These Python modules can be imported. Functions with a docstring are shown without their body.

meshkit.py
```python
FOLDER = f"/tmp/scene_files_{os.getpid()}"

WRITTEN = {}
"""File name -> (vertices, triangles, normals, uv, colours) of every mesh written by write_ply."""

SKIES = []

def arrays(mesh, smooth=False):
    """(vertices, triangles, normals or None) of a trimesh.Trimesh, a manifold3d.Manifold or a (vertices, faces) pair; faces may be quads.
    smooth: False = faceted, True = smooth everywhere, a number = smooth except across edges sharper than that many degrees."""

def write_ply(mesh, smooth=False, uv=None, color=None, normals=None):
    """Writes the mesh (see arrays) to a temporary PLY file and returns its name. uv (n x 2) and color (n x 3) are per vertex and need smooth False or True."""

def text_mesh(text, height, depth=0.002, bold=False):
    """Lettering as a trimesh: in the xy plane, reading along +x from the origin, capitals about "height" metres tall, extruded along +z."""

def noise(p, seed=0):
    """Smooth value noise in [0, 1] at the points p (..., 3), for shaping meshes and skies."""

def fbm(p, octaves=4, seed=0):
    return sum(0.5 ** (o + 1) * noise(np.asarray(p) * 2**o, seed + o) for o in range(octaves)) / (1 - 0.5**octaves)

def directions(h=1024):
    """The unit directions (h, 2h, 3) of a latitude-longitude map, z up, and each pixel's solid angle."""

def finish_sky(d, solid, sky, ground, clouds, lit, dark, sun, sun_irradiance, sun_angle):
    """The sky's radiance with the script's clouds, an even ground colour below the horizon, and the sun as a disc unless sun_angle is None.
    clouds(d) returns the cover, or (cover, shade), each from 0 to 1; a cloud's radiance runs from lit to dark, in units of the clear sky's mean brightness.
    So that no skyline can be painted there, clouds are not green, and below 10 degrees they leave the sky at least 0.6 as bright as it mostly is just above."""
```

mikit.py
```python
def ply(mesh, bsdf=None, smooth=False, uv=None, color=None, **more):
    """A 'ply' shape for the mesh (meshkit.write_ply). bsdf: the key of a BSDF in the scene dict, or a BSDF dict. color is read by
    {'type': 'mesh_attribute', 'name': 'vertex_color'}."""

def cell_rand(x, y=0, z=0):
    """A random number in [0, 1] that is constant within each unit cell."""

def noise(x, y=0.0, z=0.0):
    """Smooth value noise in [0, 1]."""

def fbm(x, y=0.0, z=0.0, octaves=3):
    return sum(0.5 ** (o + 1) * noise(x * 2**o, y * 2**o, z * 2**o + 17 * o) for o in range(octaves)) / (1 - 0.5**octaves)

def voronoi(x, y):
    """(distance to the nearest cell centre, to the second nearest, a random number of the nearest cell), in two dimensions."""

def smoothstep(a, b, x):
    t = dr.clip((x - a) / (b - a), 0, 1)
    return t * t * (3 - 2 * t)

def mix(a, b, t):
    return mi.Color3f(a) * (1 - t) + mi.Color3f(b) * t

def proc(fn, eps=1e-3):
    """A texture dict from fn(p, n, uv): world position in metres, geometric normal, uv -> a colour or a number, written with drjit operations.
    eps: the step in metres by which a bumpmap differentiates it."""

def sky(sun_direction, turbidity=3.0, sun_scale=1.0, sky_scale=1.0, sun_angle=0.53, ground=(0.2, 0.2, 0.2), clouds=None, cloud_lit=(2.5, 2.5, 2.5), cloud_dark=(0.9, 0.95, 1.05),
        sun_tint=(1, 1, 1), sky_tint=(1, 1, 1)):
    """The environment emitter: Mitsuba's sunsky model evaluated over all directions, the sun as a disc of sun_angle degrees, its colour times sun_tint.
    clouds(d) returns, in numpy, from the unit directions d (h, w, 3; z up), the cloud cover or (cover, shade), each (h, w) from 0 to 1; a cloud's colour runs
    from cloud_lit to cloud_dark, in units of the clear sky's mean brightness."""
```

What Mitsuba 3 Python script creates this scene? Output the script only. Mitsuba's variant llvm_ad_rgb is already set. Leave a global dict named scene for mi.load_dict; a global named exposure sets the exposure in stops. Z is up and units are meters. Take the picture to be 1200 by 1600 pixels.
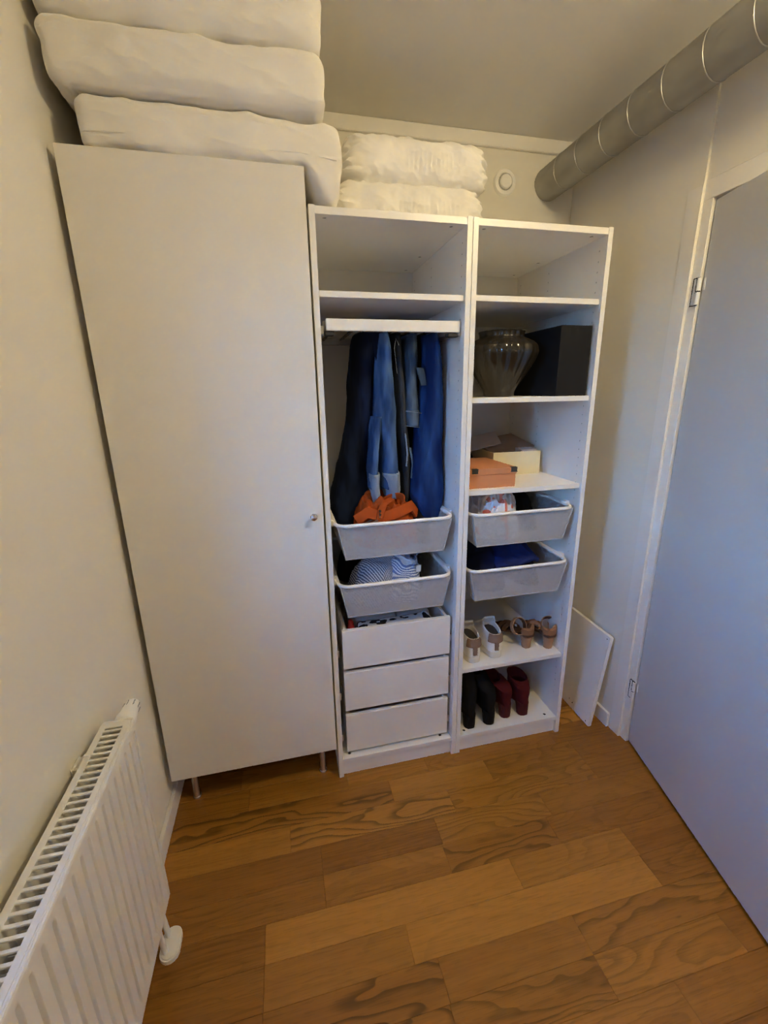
import math, random
import numpy as np, trimesh, shapely, manifold3d
import shapely.geometry as sg
import drjit as dr
import mitsuba as mi
import mikit, meshkit
from mikit import proc, fbm, noise, cell_rand, smoothstep, mix

T = mi.ScalarTransform4f
rng = np.random.default_rng(7)
scene, labels = {}, {}

# ------------------------------------------------------------------ camera, sky, lamp, exposure
EYE = np.array([-0.12189, -1.40551, 1.50331])
FWD = np.array([0.217174, 0.938417, -0.268716])
UP = np.array([0.077426, 0.257861, 0.963075])
scene['camera'] = {'type': 'perspective', 'fov_axis': 'x', 'fov': math.degrees(2 * math.atan(600 / 675.83)), 'near_clip': 0.05,
                   'to_world': T().look_at(origin=EYE.tolist(), target=(EYE + FWD).tolist(), up=UP.tolist())}
exposure = 4.75
SKY_SCALE = 6.2
scene['daylight'] = mikit.sky([0.8, -0.5, 0.55], turbidity=3.5, sun_scale=0.0, sky_scale=SKY_SCALE, ground=(0.16, 0.15, 0.14), sky_tint=(0.38, 0.80, 1.36))
LAMP_AT, LAMP_R = (0.93, -1.15, 2.43), 0.075
LAMP_RADIANCE = [8.6, 6.8, 3.8]

# ------------------------------------------------------------------ materials
def bsdf(name, d):
    scene[name] = {'type': 'twosided', 'bsdf': d} if d['type'] in ('principled', 'diffuse', 'roughplastic', 'roughconductor') and not d.get('spec_trans') else d
    return name
def rgb(c): return {'type': 'rgb', 'value': list(map(float, c))}
def paint(name, c, rough=0.5, spec=0.4, **kw):
    return bsdf(name, {'type': 'principled', 'base_color': c if isinstance(c, dict) else rgb(c), 'roughness': rough, 'specular': spec, **kw})

paint('m_wall', proc(lambda p, n, uv: mi.Color3f(.66, .637, .575) * (0.97 + .05 * fbm(p.x * 2.3, p.y * 2.3, p.z * 2.3))), .75, .25)
paint('m_ceiling', proc(lambda p, n, uv: mi.Color3f(.66, .638, .58) * (0.975 + .05 * fbm(p.x * 1.7, p.y * 1.7, 3.))), .8, .2)
paint('m_trim', (.69, .67, .625), .4, .4)
paint('m_white', (.70, .69, .67), .38, .45)
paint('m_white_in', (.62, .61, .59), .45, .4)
paint('m_cabinet', (.665, .645, .605), .35, .45)
paint('m_door', (.50, .50, .495), .4, .4)
paint('m_radiator', (.66, .645, .61), .33, .5)
paint('m_plastic', (.72, .71, .685), .4, .5)
paint('m_grey_plastic', (.30, .30, .30), .5, .4)
paint('m_dark', (.03, .028, .027), .6, .3)
paint('m_black_cloth', (.012, .012, .014), .95, .1)
paint('m_black_box', proc(lambda p, n, uv: mi.Color3f(.0075, .0078, .009) * (0.8 + .5 * fbm(p.x * 30, p.y * 30, p.z * 9))), .7, .2)
bsdf('m_chrome', {'type': 'roughconductor', 'material': 'Cr', 'alpha': .12})
bsdf('m_steel', {'type': 'roughconductor', 'material': 'Cr', 'alpha': .28})
def f_galv(p, n, uv):
    f = fbm(p.x * 18, p.y * 10, p.z * 18)
    return mi.Color3f(.36, .355, .33) * (.72 + .56 * f)
paint('m_duct', proc(f_galv), .48, .5, metallic=.75)
paint('m_duct_seam', (.50, .49, .46), .35, .5, metallic=.8)

def f_linen(c, a=.05, s=1.0):
    return proc(lambda p, n, uv: mi.Color3f(*c) * (1 - a + 2 * a * fbm(p.x * 9 * s, p.y * 9 * s, p.z * 9 * s)))
def weave(p): return .5 + .5 * dr.sin(p.x * 2600) * dr.sin(p.z * 2600)
paint('m_linen', f_linen((.70, .68, .64)), .95, .1, sheen=.25)
paint('m_duvet', f_linen((.76, .745, .71)), .7, .3, sheen=.2)
def denim(c1, c2, fade, seed):
    def fn(p, n, uv):
        a = fbm(p.x * 22 + seed, p.y * 14, p.z * 5.5)
        s = fbm(p.x * 160, p.y * 160, p.z * 22 + seed)
        t = smoothstep(.42, .72, a) * fade + (s - .5) * .35
        return mix(c1, c2, dr.clip(t, 0, 1))
    return proc(fn)
paint('m_denim_navy', denim((.004, .007, .020), (.010, .021, .062), .8, 3.), .9, .15)
paint('m_denim_blue', denim((.017, .045, .135), (.10, .19, .38), .75, 9.), .9, .15)
paint('m_denim_royal', denim((.007, .021, .090), (.020, .060, .19), .9, 21.), .9, .15)
paint('m_denim_slate', denim((.035, .060, .105), (.13, .19, .27), .7, 33.), .9, .15)
paint('m_denim_char', denim((.016, .019, .024), (.055, .062, .07), .8, 41.), .9, .15)
paint('m_denim_cuff', denim((.15, .20, .29), (.38, .44, .52), .8, 51.), .9, .15)
paint('m_stitch', (.45, .47, .50), .9, .1)
paint('m_navy_cloth', f_linen((.012, .017, .05), .3, 3), .95, .1)
paint('m_blue_cloth', f_linen((.016, .026, .105), .3, 3), .95, .1)
paint('m_orange_cloth', f_linen((.34, .062, .012), .2, 3), .9, .15)
paint('m_red_cloth', f_linen((.40, .03, .02), .15, 3), .9, .15)
def f_stripes(p, n, uv):
    w = p.x * .80 + p.z * .45 + p.y * .25 + .018 * noise(p.x * 14, p.y * 14, p.z * 14)
    s = smoothstep(-.2, .2, dr.sin(w * 850))
    return mix((.11, .13, .20), (.47, .49, .55), s)
paint('m_striped', proc(f_stripes), .95, .1)
def f_stripes2(p, n, uv):
    w = p.z * .95 + p.x * .25 + .05 * noise(p.x * 20, p.y * 20, p.z * 20)
    s = smoothstep(-.3, .3, dr.sin(w * 430))
    return mix((.14, .20, .38), (.60, .65, .74), s)
paint('m_striped_blue', proc(f_stripes2), .95, .1)
def f_print(p, n, uv):
    a = noise(p.x * 52, p.y * 60, p.z * 20)
    return mix((.62, .61, .60), (.02, .02, .02), smoothstep(.55, .59, a))
paint('m_printed', proc(f_print), .9, .1)
paint('m_grey_cloth', f_linen((.34, .335, .33), .1, 3), .95, .1)
def f_bag(p, n, uv):
    a = noise(p.x * 38, p.y * 30, p.z * 46)
    c = mix((.74, .74, .78), (.62, .16, .10), smoothstep(.66, .72, a))
    c = dr.select(dr.abs(p.x - .700) < .006, mi.Color3f(.72, .22, .16), c)
    return dr.select(p.x > .775, mi.Color3f(.78, .46, .22), c)
paint('m_shop_bag', proc(f_bag), .25, .5)
paint('m_pink_cloth', f_linen((.40, .27, .25), .2, 3), .9, .1)
paint('m_orange_box', f_linen((.47, .195, .088), .05, 2), .6, .3)
paint('m_cream_box', f_linen((.74, .66, .43), .04, 2), .6, .3)
paint('m_kraft', f_linen((.27, .185, .125), .12, 3), .8, .2)
paint('m_paper', f_linen((.42, .37, .34), .08, 3), .8, .2)
paint('m_white_leather', f_linen((.72, .70, .66), .06, 3), .5, .4)
paint('m_cream_sole', (.60, .56, .48), .7, .3)
paint('m_taupe', f_linen((.20, .13, .095), .12, 5), .8, .2)
paint('m_tan', f_linen((.22, .11, .055), .2, 5), .75, .25)
paint('m_tan_light', f_linen((.30, .175, .10), .15, 5), .75, .25)
paint('m_brown_dark', f_linen((.075, .035, .022), .2, 5), .75, .25)
paint('m_burgundy', f_linen((.07, .009, .011), .18, 5), .95, .1)
paint('m_burgundy_heel', f_linen((.060, .009, .010), .1, 5), .8, .2)
paint('m_black_leather', (.004, .0038, .004), .75, .15)
def f_wire(p, n, uv):
    return mi.Color3f(.60, .605, .62)
paint('m_mesh', (.37, .37, .38), .45, .5)
paint('m_rim', (.74, .73, .71), .35, .5)
bsdf('m_pane', {'type': 'thindielectric', 'int_ior': 1.5, 'ext_ior': 1.0})
scene['m_smoked'] = {'type': 'blendbsdf', 'weight': .88, 'a': {'type': 'thindielectric', 'int_ior': 1.5, 'ext_ior': 1.0, 'specular_transmittance': rgb((.5, .44, .34))},
                     'b': {'type': 'twosided', 'bsdf': {'type': 'principled', 'base_color': rgb((.016, .0125, .008)), 'roughness': .09, 'specular': .75}}}
bsdf('m_clear_film', {'type': 'thindielectric', 'int_ior': 1.5, 'ext_ior': 1.0, 'specular_transmittance': rgb((.93, .93, .93))})

# oak staves: uv carries (tone, figure) of each stave
def f_oak(p, n, uv):
    tone, fig = uv.x, uv.y
    seed = dr.floor(fig) * 13.7
    k = fig - dr.floor(fig)
    fine = fbm(p.x * 7 + seed, p.y * 210, seed) - .5
    band = fbm(p.x * 1.6 + seed, p.y * 26 + seed, 1.) - .5
    pore = smoothstep(.66, .80, noise(p.x * 26 + seed, p.y * 520))
    fld = noise(p.x * 2.6 + seed, p.y * 15 + seed) * 5.6 + noise(p.x * 19 + seed, p.y * 60) * .5 + noise(p.x * 7 + seed, p.y * 25) * .9 + p.y * 16
    fr = fld - dr.floor(fld)
    line = smoothstep(.45, .93, fr) * (1 - smoothstep(.93, 1.0, fr))
    t = tone + fine * .26 + band * .30
    c = mix((.140, .046, .0055), (.40, .180, .029), dr.clip(t, 0, 1))
    c = c * (1 - line * k * .55) * (1 - pore * .12)
    return c
paint('m_oak', proc(f_oak), .36, .42)
paint('m_subfloor', (.06, .025, .006), .8, .2)
scene['m_lamp_glass'] = {'type': 'diffuse', 'reflectance': rgb((.8, .8, .8))}

# ------------------------------------------------------------------ helpers
def num(k):
    if k not in scene and k not in labels and not any(s.startswith(k + '__') for s in scene): return k
    i = 1
    while f'{k}_{i:03d}' in scene or f'{k}_{i:03d}' in labels or any(s.startswith(f'{k}_{i:03d}__') for s in scene): i += 1
    return f'{k}_{i:03d}'
def thing(name, label, cat, group=None):
    k = num(name); labels[k] = {'label': label, 'category': cat}
    if group: labels[k]['group'] = group
    return k
def put(parent, name, mesh, m, smooth=False, label=None, kind=None, **kw):
    k = num(f'{parent}__{name}' if parent else name)
    scene[k] = mikit.ply(mesh, m, smooth, **kw)
    if label: labels[k] = {**labels.get(k, {}), 'label': label}
    if kind: labels[k] = {**labels.get(k, {}), 'kind': kind}
    return k
def one(name, mesh, m, label, cat, smooth=False, group=None, **kw):
    k = thing(name, label, cat, group); scene[k] = mikit.ply(mesh, m, smooth, **kw); return k
def struct(name, mesh, m, label, cat, smooth=False):
    k = one(name, mesh, m, label, cat, smooth); labels[k]['kind'] = 'structure'; return k
def cat(*ms):
    out = []
    for m in ms: out += m if isinstance(m, list) else [m]
    return trimesh.util.concatenate(out)
def bx(x0, x1, y0, y1, z0, z1, c=0.0):
    """box, its edges chamfered by c"""
    if c <= 0:
        return trimesh.creation.box(bounds=[[min(x0, x1), min(y0, y1), min(z0, z1)], [max(x0, x1), max(y0, y1), max(z0, z1)]])
    P = []
    for X, sx in ((x0, 1), (x1, -1)):
        for Y, sy in ((y0, 1), (y1, -1)):
            for Z, sz in ((z0, 1), (z1, -1)):
                P += [(X + sx * c, Y + sy * c, Z), (X + sx * c, Y, Z + sz * c), (X, Y + sy * c, Z + sz * c)]
    return trimesh.convex.convex_hull(np.array(P))
def frames(P):
    P = np.asarray(P, float); t = np.gradient(P, axis=0); t /= np.linalg.norm(t, axis=1)[:, None] + 1e-12
    a = np.array([0, 0, 1.]) if abs(t[0][2]) < .9 else np.array([1., 0, 0])
    u = np.cross(t[0], a); u /= np.linalg.norm(u); U = [u]
    for i in range(1, len(P)):
        u = U[-1] - t[i] * np.dot(U[-1], t[i]); U.append(u / (np.linalg.norm(u) + 1e-12))
    U = np.array(U); return t, U, np.cross(t, U)
def loft(rings, cap=True, closed=False):
    R = np.asarray(rings, float); m, n = R.shape[:2]; V = R.reshape(-1, 3); F = []
    i = np.arange(n); j = (i + 1) % n
    for k in range(m if closed else m - 1):
        a, b = k * n, ((k + 1) % m) * n
        F += [np.stack([a + i, a + j, b + j], 1), np.stack([a + i, b + j, b + i], 1)]
    F = np.vstack(F)
    if cap and not closed:
        V = np.vstack([V, R[0].mean(0), R[-1].mean(0)]); e = (m - 1) * n
        F = np.vstack([F, np.stack([j, i, np.full(n, m * n)], 1), np.stack([e + i, e + j, np.full(n, m * n + 1)], 1)])
    M = trimesh.Trimesh(V, F, process=False)
    if (not cap or M.volume >= 0): return M
    M.invert(); return M
def tube(P, r, n=10, closed=False):
    P = np.asarray(P, float); th = np.arange(n) / n * 2 * np.pi
    if closed:
        Q = np.vstack([P[-1:], P, P[:1]]); t, U, V = frames(Q); t, U, V = t[1:-1], U[1:-1], V[1:-1]
    else: t, U, V = frames(P)
    r = np.broadcast_to(r, len(P))
    return loft([p + rr * (np.cos(th)[:, None] * u + np.sin(th)[:, None] * v) for p, rr, u, v in zip(P, r, U, V)], True, closed)
def strip(P, wdir, w, th, closed=False):
    """a flat band of width w along wdir and thickness th swept along P"""
    P = np.asarray(P, float); n = len(P)
    Q = np.vstack([P[-1:], P, P[:1]]) if closed else P
    t = np.gradient(Q, axis=0); t = t[1:-1] if closed else t
    t /= np.linalg.norm(t, axis=1)[:, None] + 1e-12
    W = np.broadcast_to(np.asarray(wdir, float), P.shape); W = W - t * (W * t).sum(1)[:, None]; W /= np.linalg.norm(W, axis=1)[:, None] + 1e-9
    N = np.cross(t, W); a = np.array([(-.5, -.3), (-.42, -.5), (.42, -.5), (.5, -.3), (.5, .3), (.42, .5), (-.42, .5), (-.5, .3)])
    w = np.broadcast_to(w, n)
    return loft([p + a[:, :1] * ww * x + a[:, 1:] * th * y for p, ww, x, y in zip(P, w, W, N)], True, closed)
def cyl(p0, p1, r, n=20): return tube(np.linspace(p0, p1, 3), r, n)
def lathe(prof, n=40, center=(0, 0, 0), axis='z'):
    th = np.arange(n) / n * 2 * np.pi; R = []
    for r, z in prof:
        c = np.stack([r * np.cos(th), r * np.sin(th), np.full(n, z)], 1)
        R.append(c if axis == 'z' else c[:, [0, 2, 1]] * [1, 1, 1] if axis == 'y' else c[:, [2, 0, 1]])
    return loft(np.array(R) + np.array(center), True)
def cushion(x0, x1, y0, y1, z0, z1, r, seg=34, wr=.004, seed=0, sc=9., bulge=.0, stretch=(1, 1, 1)):
    """a soft box: rounded edges, puffed faces, wrinkles"""
    c = np.array([(x0 + x1) / 2, (y0 + y1) / 2, (z0 + z1) / 2]); h = np.array([x1 - x0, y1 - y0, z1 - z0]) / 2
    m = trimesh.creation.box(extents=(2, 2, 2))
    v, f = m.vertices, m.faces
    g = np.linspace(-1, 1, seg + 1); VV, FF, o = [], [], 0
    for ax in range(3):
        for s in (-1, 1):
            a, b = np.meshgrid(g, g, indexing='ij'); P = np.zeros((seg + 1, seg + 1, 3)); P[..., ax] = s; P[..., (ax + 1) % 3] = a; P[..., (ax + 2) % 3] = b
            VV.append(P.reshape(-1, 3)); i, j = np.meshgrid(np.arange(seg), np.arange(seg), indexing='ij'); k = (i * (seg + 1) + j).ravel() + o; q = np.stack([k, k + seg + 1, k + seg + 2, k + 1], 1)
            if s < 0: q = q[:, ::-1]
            FF.append(np.vstack([q[:, [0, 1, 2]], q[:, [0, 2, 3]]])); o += (seg + 1) ** 2
    M = trimesh.Trimesh(np.vstack(VV), np.vstack(FF), process=False); M.merge_vertices()
    u = M.vertices.copy(); p = u * h
    inner = np.clip(p, -(h - r), h - r); d = p - inner; L = np.linalg.norm(d, axis=1); nrm = np.where(L[:, None] > 1e-9, d / np.maximum(L, 1e-9)[:, None], 0)
    p = inner + nrm * np.minimum(L, r)[:, None]
    puff = (1 - u ** 2); amp = np.stack([puff[:, 1] * puff[:, 2], puff[:, 0] * puff[:, 2], puff[:, 0] * puff[:, 1]], 1)
    p = p + nrm * bulge * (amp * np.abs(nrm)).sum(1)[:, None]
    q = (p + c) * np.array(stretch) * sc
    w = (meshkit.fbm(q, 3, seed) - .5) * 1.6 + (np.abs(meshkit.fbm(q * 1.7 + 5, 3, seed + 9) - .5) * -2 + .25)
    M.vertices = p + c + nrm * wr * w[:, None]
    return M
def heap(cx, cy, z0, rx, ry, h, seed=0, folds=1.0, n=72, k=26, sc=16., sq=2.6, lean=(0, 0)):
    """crumpled cloth lying in a heap: a dome with ridged folds and a closed underside"""
    R = []
    th = np.arange(n) / n * 2 * np.pi
    ex = np.sign(np.cos(th)) * np.abs(np.cos(th)) ** (2 / sq); ey = np.sign(np.sin(th)) * np.abs(np.sin(th)) ** (2 / sq)
    for i in range(k + 1):
        a = i / k; rho = 1 - a
        z = h * (1 - rho ** 2.6) ** .75
        P = np.stack([cx + rx * rho * ex + lean[0] * z, cy + ry * rho * ey + lean[1] * z, np.full(n, z0 + z)], 1)
        q = P * sc
        q2 = np.stack([q[:, 0] * .8 + q[:, 1] * .5, q[:, 1] - q[:, 0] * .35, q[:, 2] * 1.2], 1) + 1.6 * (meshkit.fbm(q * .7, 2, seed + 5)[:, None] - .5)
        rd = 1 - np.abs(meshkit.fbm(q2, 2, seed) - .5) * 4
        w = folds * (.35 * rd + .5 * (meshkit.fbm(q * .6, 2, seed + 3) - .5)) * h * .55 * min(1, a * 6 + .15)
        P[:, 2] += w
        P[:, :2] += ((meshkit.noise(q * 1.3, seed + 8) - .5) * .010 * folds)[:, None]
        P[:, 2] = np.maximum(P[:, 2], z0 + .0005 * i)
        R.append(P)
    return loft(R)
def garment(levels, n=44, wr=.004, seed=0, e=2.3, sub=5, cut=True):
    """hanging cloth: levels are (z, x0, x1, y0, y1) from top to bottom"""
    L = np.array(levels, float); t = np.arange(len(L)); tt = np.linspace(0, len(L) - 1, (len(L) - 1) * sub + 1)
    from scipy.interpolate import PchipInterpolator
    I = PchipInterpolator(t, L)(tt); th = np.arange(n) / n * 2 * np.pi
    ex = np.sign(np.cos(th)) * np.abs(np.cos(th)) ** (2 / e); ey = np.sign(np.sin(th)) * np.abs(np.sin(th)) ** (2 / e); R = []
    for z, a, b, c, d in I:
        P = np.stack([(a + b) / 2 + (b - a) / 2 * ex, (c + d) / 2 + (d - c) / 2 * ey, np.full(n, z)], 1)
        q = P * np.array([26, 20, 9.]) + seed * 7.1
        w = (meshkit.fbm(q, 3, seed) - .5) * 2 + .8 * (.25 - np.abs(meshkit.fbm(q * [1, 1, 2.2] + P[:, :1] * 30, 2, seed + 4) - .5))
        P[:, 0] += w * wr * np.cos(th) * 1.2; P[:, 1] += w * wr * 1.5 * np.sin(th)
        R.append(P)
    return loft(R)

# ------------------------------------------------------------------ room shell
XL, XR, YB, ZC, YF = -.625, 1.24, .60, 2.536, -3.1
WY0, WY1, WZ0, WZ1 = -1.20, -.78, .95, 2.02          # window opening in the left wall
DY0, DY1, DZ = -.93, -.105, 2.07                       # doorway in the right wall
struct('floor', bx(XL - .12, XR + .15, YF - .12, YB + .12, -.09, -.012), 'm_subfloor', 'oak strip parquet floor laid in straight rows towards the door', 'floor')
SW, Y0 = .0965, -.060
JOINTS = {  # rows counted from the front of the wardrobes towards the viewer: joints and (tone, figure) per stave
    1: ([.190, .60, 1.075], [(.62, .12), (.60, 1.0), (.68, .35), (.36, .25)], 0),
    0: ([.02, .19, .599, 1.008], [(.42, .2), (.46, 3.95), (.66, .1), (.42, .3), (.36, .2)], 0)}
ROWS = {0: [(.189, .42, .95), (.598, .70, .15), (1.008, .44, .35), (9, .34, .2)],
        1: [(-.200, .60, .12), (.40, .66, .95), (1.006, .58, .45), (9, .40, .2)],
        2: [(-.100, .28, .05), (.311, .26, .15), (.735, .56, .5), (9, .42, .15)],
        3: [(-.100, .36, .25), (.306, .50, .2), (.705, .38, .8), (9, .40, .25)],
        4: [(-.278, .30, .2), (.505, .78, .1), (.936, .64, .25), (9, .34, .1)],
        5: [(-.279, .34, .2), (.120, .56, .15), (.930, .80, .12), (9, .38, .3)],
        6: [(-.280, .34, .3), (.185, .40, .98), (.604, .48, .1), (9, .50, .65)],
        7: [(-.28, .40, .2), (.182, .46, .98), (.603, .38, .6), (1.02, .62, .45), (9, .42, .2)],
        -1: [(-.35, .40, .3), (.03, .46, .15), (.36, .62, .3), (.95, .46, .25), (9, .36, .3)]}
def stave(x0, x1, y0, y1, tone, fig):
    c = .0006
    m = bx(x0 + .0002, x1 - .0002, y0 + .0002, y1 - .0002, -.012, 0, c)
    uv = np.tile([tone, fig], (len(m.vertices), 1))
    return put('floor', 'stave', m, 'm_oak', False, uv=uv)
r_ = random.Random(4); sid = 0
for row in range(-7, 25):
    ya, yb = Y0 - SW * (row + 1), Y0 - SW * row
    spec = ROWS.get(row)
    if spec is None:
        x = XL - r_.random() * .5; spec = []
        while x < XR:
            x += r_.uniform(.38, .62); spec.append((x, min(.85, max(.22, r_.gauss(.48, .15))), r_.choice([.1, .2, .3, .5, .9])))
    x = XL
    for (xe, tone, fig) in spec:
        xe2 = min(xe, XR + .02 if xe < 5 else XR + .13)
        if xe2 - x < .012: continue
        sid += 1; stave(x, xe2, max(ya, YF), min(yb, YB), tone, sid + fig); x = xe2
        if x >= XR: break

lw = [bx(XL - .14, XL, WY1, YB + .1, -.09, ZC + .1), bx(XL - .14, XL, YF - .1, WY0, -.09, ZC + .1), bx(XL - .14, XL, WY0, WY1, -.09, WZ0), bx(XL - .14, XL, WY0, WY1, WZ1, ZC + .1)]
struct('wall_left', cat(lw), 'm_wall', 'off-white painted wall behind the radiator', 'wall')
struct('wall_back', bx(XL, XR + .14, YB, YB + .1, -.09, ZC + .1), 'm_wall', 'cream painted back wall behind the wardrobes', 'wall')
struct('wall_front', bx(XL - .14, XR + .14, YF - .1, YF, -.09, ZC + .1), 'm_wall', 'plain off-white wall opposite the wardrobes', 'wall')
struct('ceiling', bx(XL - .14, XR + .14, YF - .1, YB + .1, ZC, ZC + .1), 'm_ceiling', 'plain off-white ceiling over the wardrobes', 'ceiling')
PE = -.088                                             # the right wall's nearer panel ends here, the doorway side stands back
rw = [bx(XR, XR + .14, PE, YB, -.012, ZC, .0008), bx(XR + .0085, XR + .14, YF, PE, 2.127, ZC), bx(XR + .0085, XR + .14, YF, DY0, -.012, 2.127)]
wr_ = struct('wall_right', cat(rw), 'm_wall', 'off-white panelled wall beside the door', 'wall')
put(None, 'trim_1', bx(XL + .61, XR - .001, YB - .016, YB, ZC - .053, ZC - .001, .003), 'm_trim'); labels['trim_1'] = {'label': 'white moulding along the top of the back wall', 'category': 'moulding', 'kind': 'structure'}
struct('baseboard_left', cat(bx(XL, XL + .015, .012, YB, 0, .075, .003), bx(XL, XL + .015, YF, .012, 0, .075, .003)), 'm_trim', 'white baseboard along the left wall under the radiator', 'baseboard')
struct('baseboard_right', bx(XR - .014, XR, -.028, YB, 0, .072, .002), 'm_trim', 'short white baseboard behind the leaning white board', 'baseboard')
struct('trim_2', bx(XR - .0022, XR, PE, -.034, 0, 2.116, .0008), 'm_trim', 'flat white door casing strip beside the door hinges', 'door casing')
# doorway: lining, header, and the hallway beyond it
struct('trim_3', cat(bx(XR + .0085, XR + .14, DY0, PE, DZ, 2.127, .001), bx(XR + .0085, XR + .14, -.1215, PE - .0008, 0, DZ, .0012), bx(XR + .006, XR + .14, DY0 - .03, DY0, -.012, 2.127, .001)), 'm_trim', 'white door lining and header board around the doorway', 'door frame')
struct('wall_hallway', cat(bx(XR + .95, XR + 1.0, -1.6, .6, -.09, 2.5), bx(XR + .14, XR + 1.0, .55, .6, -.09, 2.5), bx(XR + .14, XR + 1.0, -1.65, -1.6, -.09, 2.5)), 'm_wall', 'plain hallway wall hidden behind the door', 'wall')
struct('ceiling_hallway', bx(XR + .1, XR + 1.0, -1.65, .6, 2.5, 2.55), 'm_ceiling', 'hallway ceiling hidden behind the door', 'ceiling')
struct('floor_hallway', bx(XR + .14, XR + 1.0, -1.65, .6, -.09, -.012), 'm_subfloor', 'hallway floor hidden behind the door', 'floor')
# door leaf, a little open into the room
ang = math.atan2(.182, .726); dx, dy = -math.sin(ang), -math.cos(ang)
door = thing('door_1', 'flush pale door at right standing slightly open on two hinges', 'door'); labels[door]['kind'] = 'structure'
def leafbox(t0, t1, n0, n1, z0, z1, c=.001):
    m = bx(t0, t1, n0, n1, z0, z1, c); v = m.vertices.copy()
    m.vertices = np.stack([1.2575 + dx * v[:, 0] - dy * v[:, 1], -.1255 + dy * v[:, 0] + dx * v[:, 1], v[:, 2]], 1)
    if m.volume < 0: m.invert()
    return m
put(door, 'leaf', leafbox(0, .80, 0, .04, .012, 2.062, .0015), 'm_door')
def hinge(zc):
    X, Y = 1.2455, -.1235
    k = put(door, 'hinge', cat(cyl((X, Y, zc - .040), (X, Y, zc - .003), .0068, 14), cyl((X, Y, zc + .001), (X, Y, zc + .040), .0068, 14), leafbox(.004, .013, -.0018, .001, zc + .002, zc + .038, .0004), bx(1.2470, 1.2500, -.1205, -.100, zc - .038, zc - .004, .0005)), 'm_plastic', 40, label='white painted door hinge')
    put(k, 'gap', cat(bx(1.2471, 1.2487, -.1240, -.0985, zc + .0405, zc + .0435), bx(1.2471, 1.2487, -.1000, -.0975, zc - .043, zc + .0405), bx(1.2471, 1.2487, -.1240, -.0985, zc - .043, zc - .0405), bx(1.2467, 1.2487, -.1230, -.1105, zc - .0035, zc + .0415), bx(X - .0062, X + .004, Y - .0045, Y + .0045, zc - .003, zc + .001)), 'm_dark')
hinge(1.802); hinge(.262)
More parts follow.
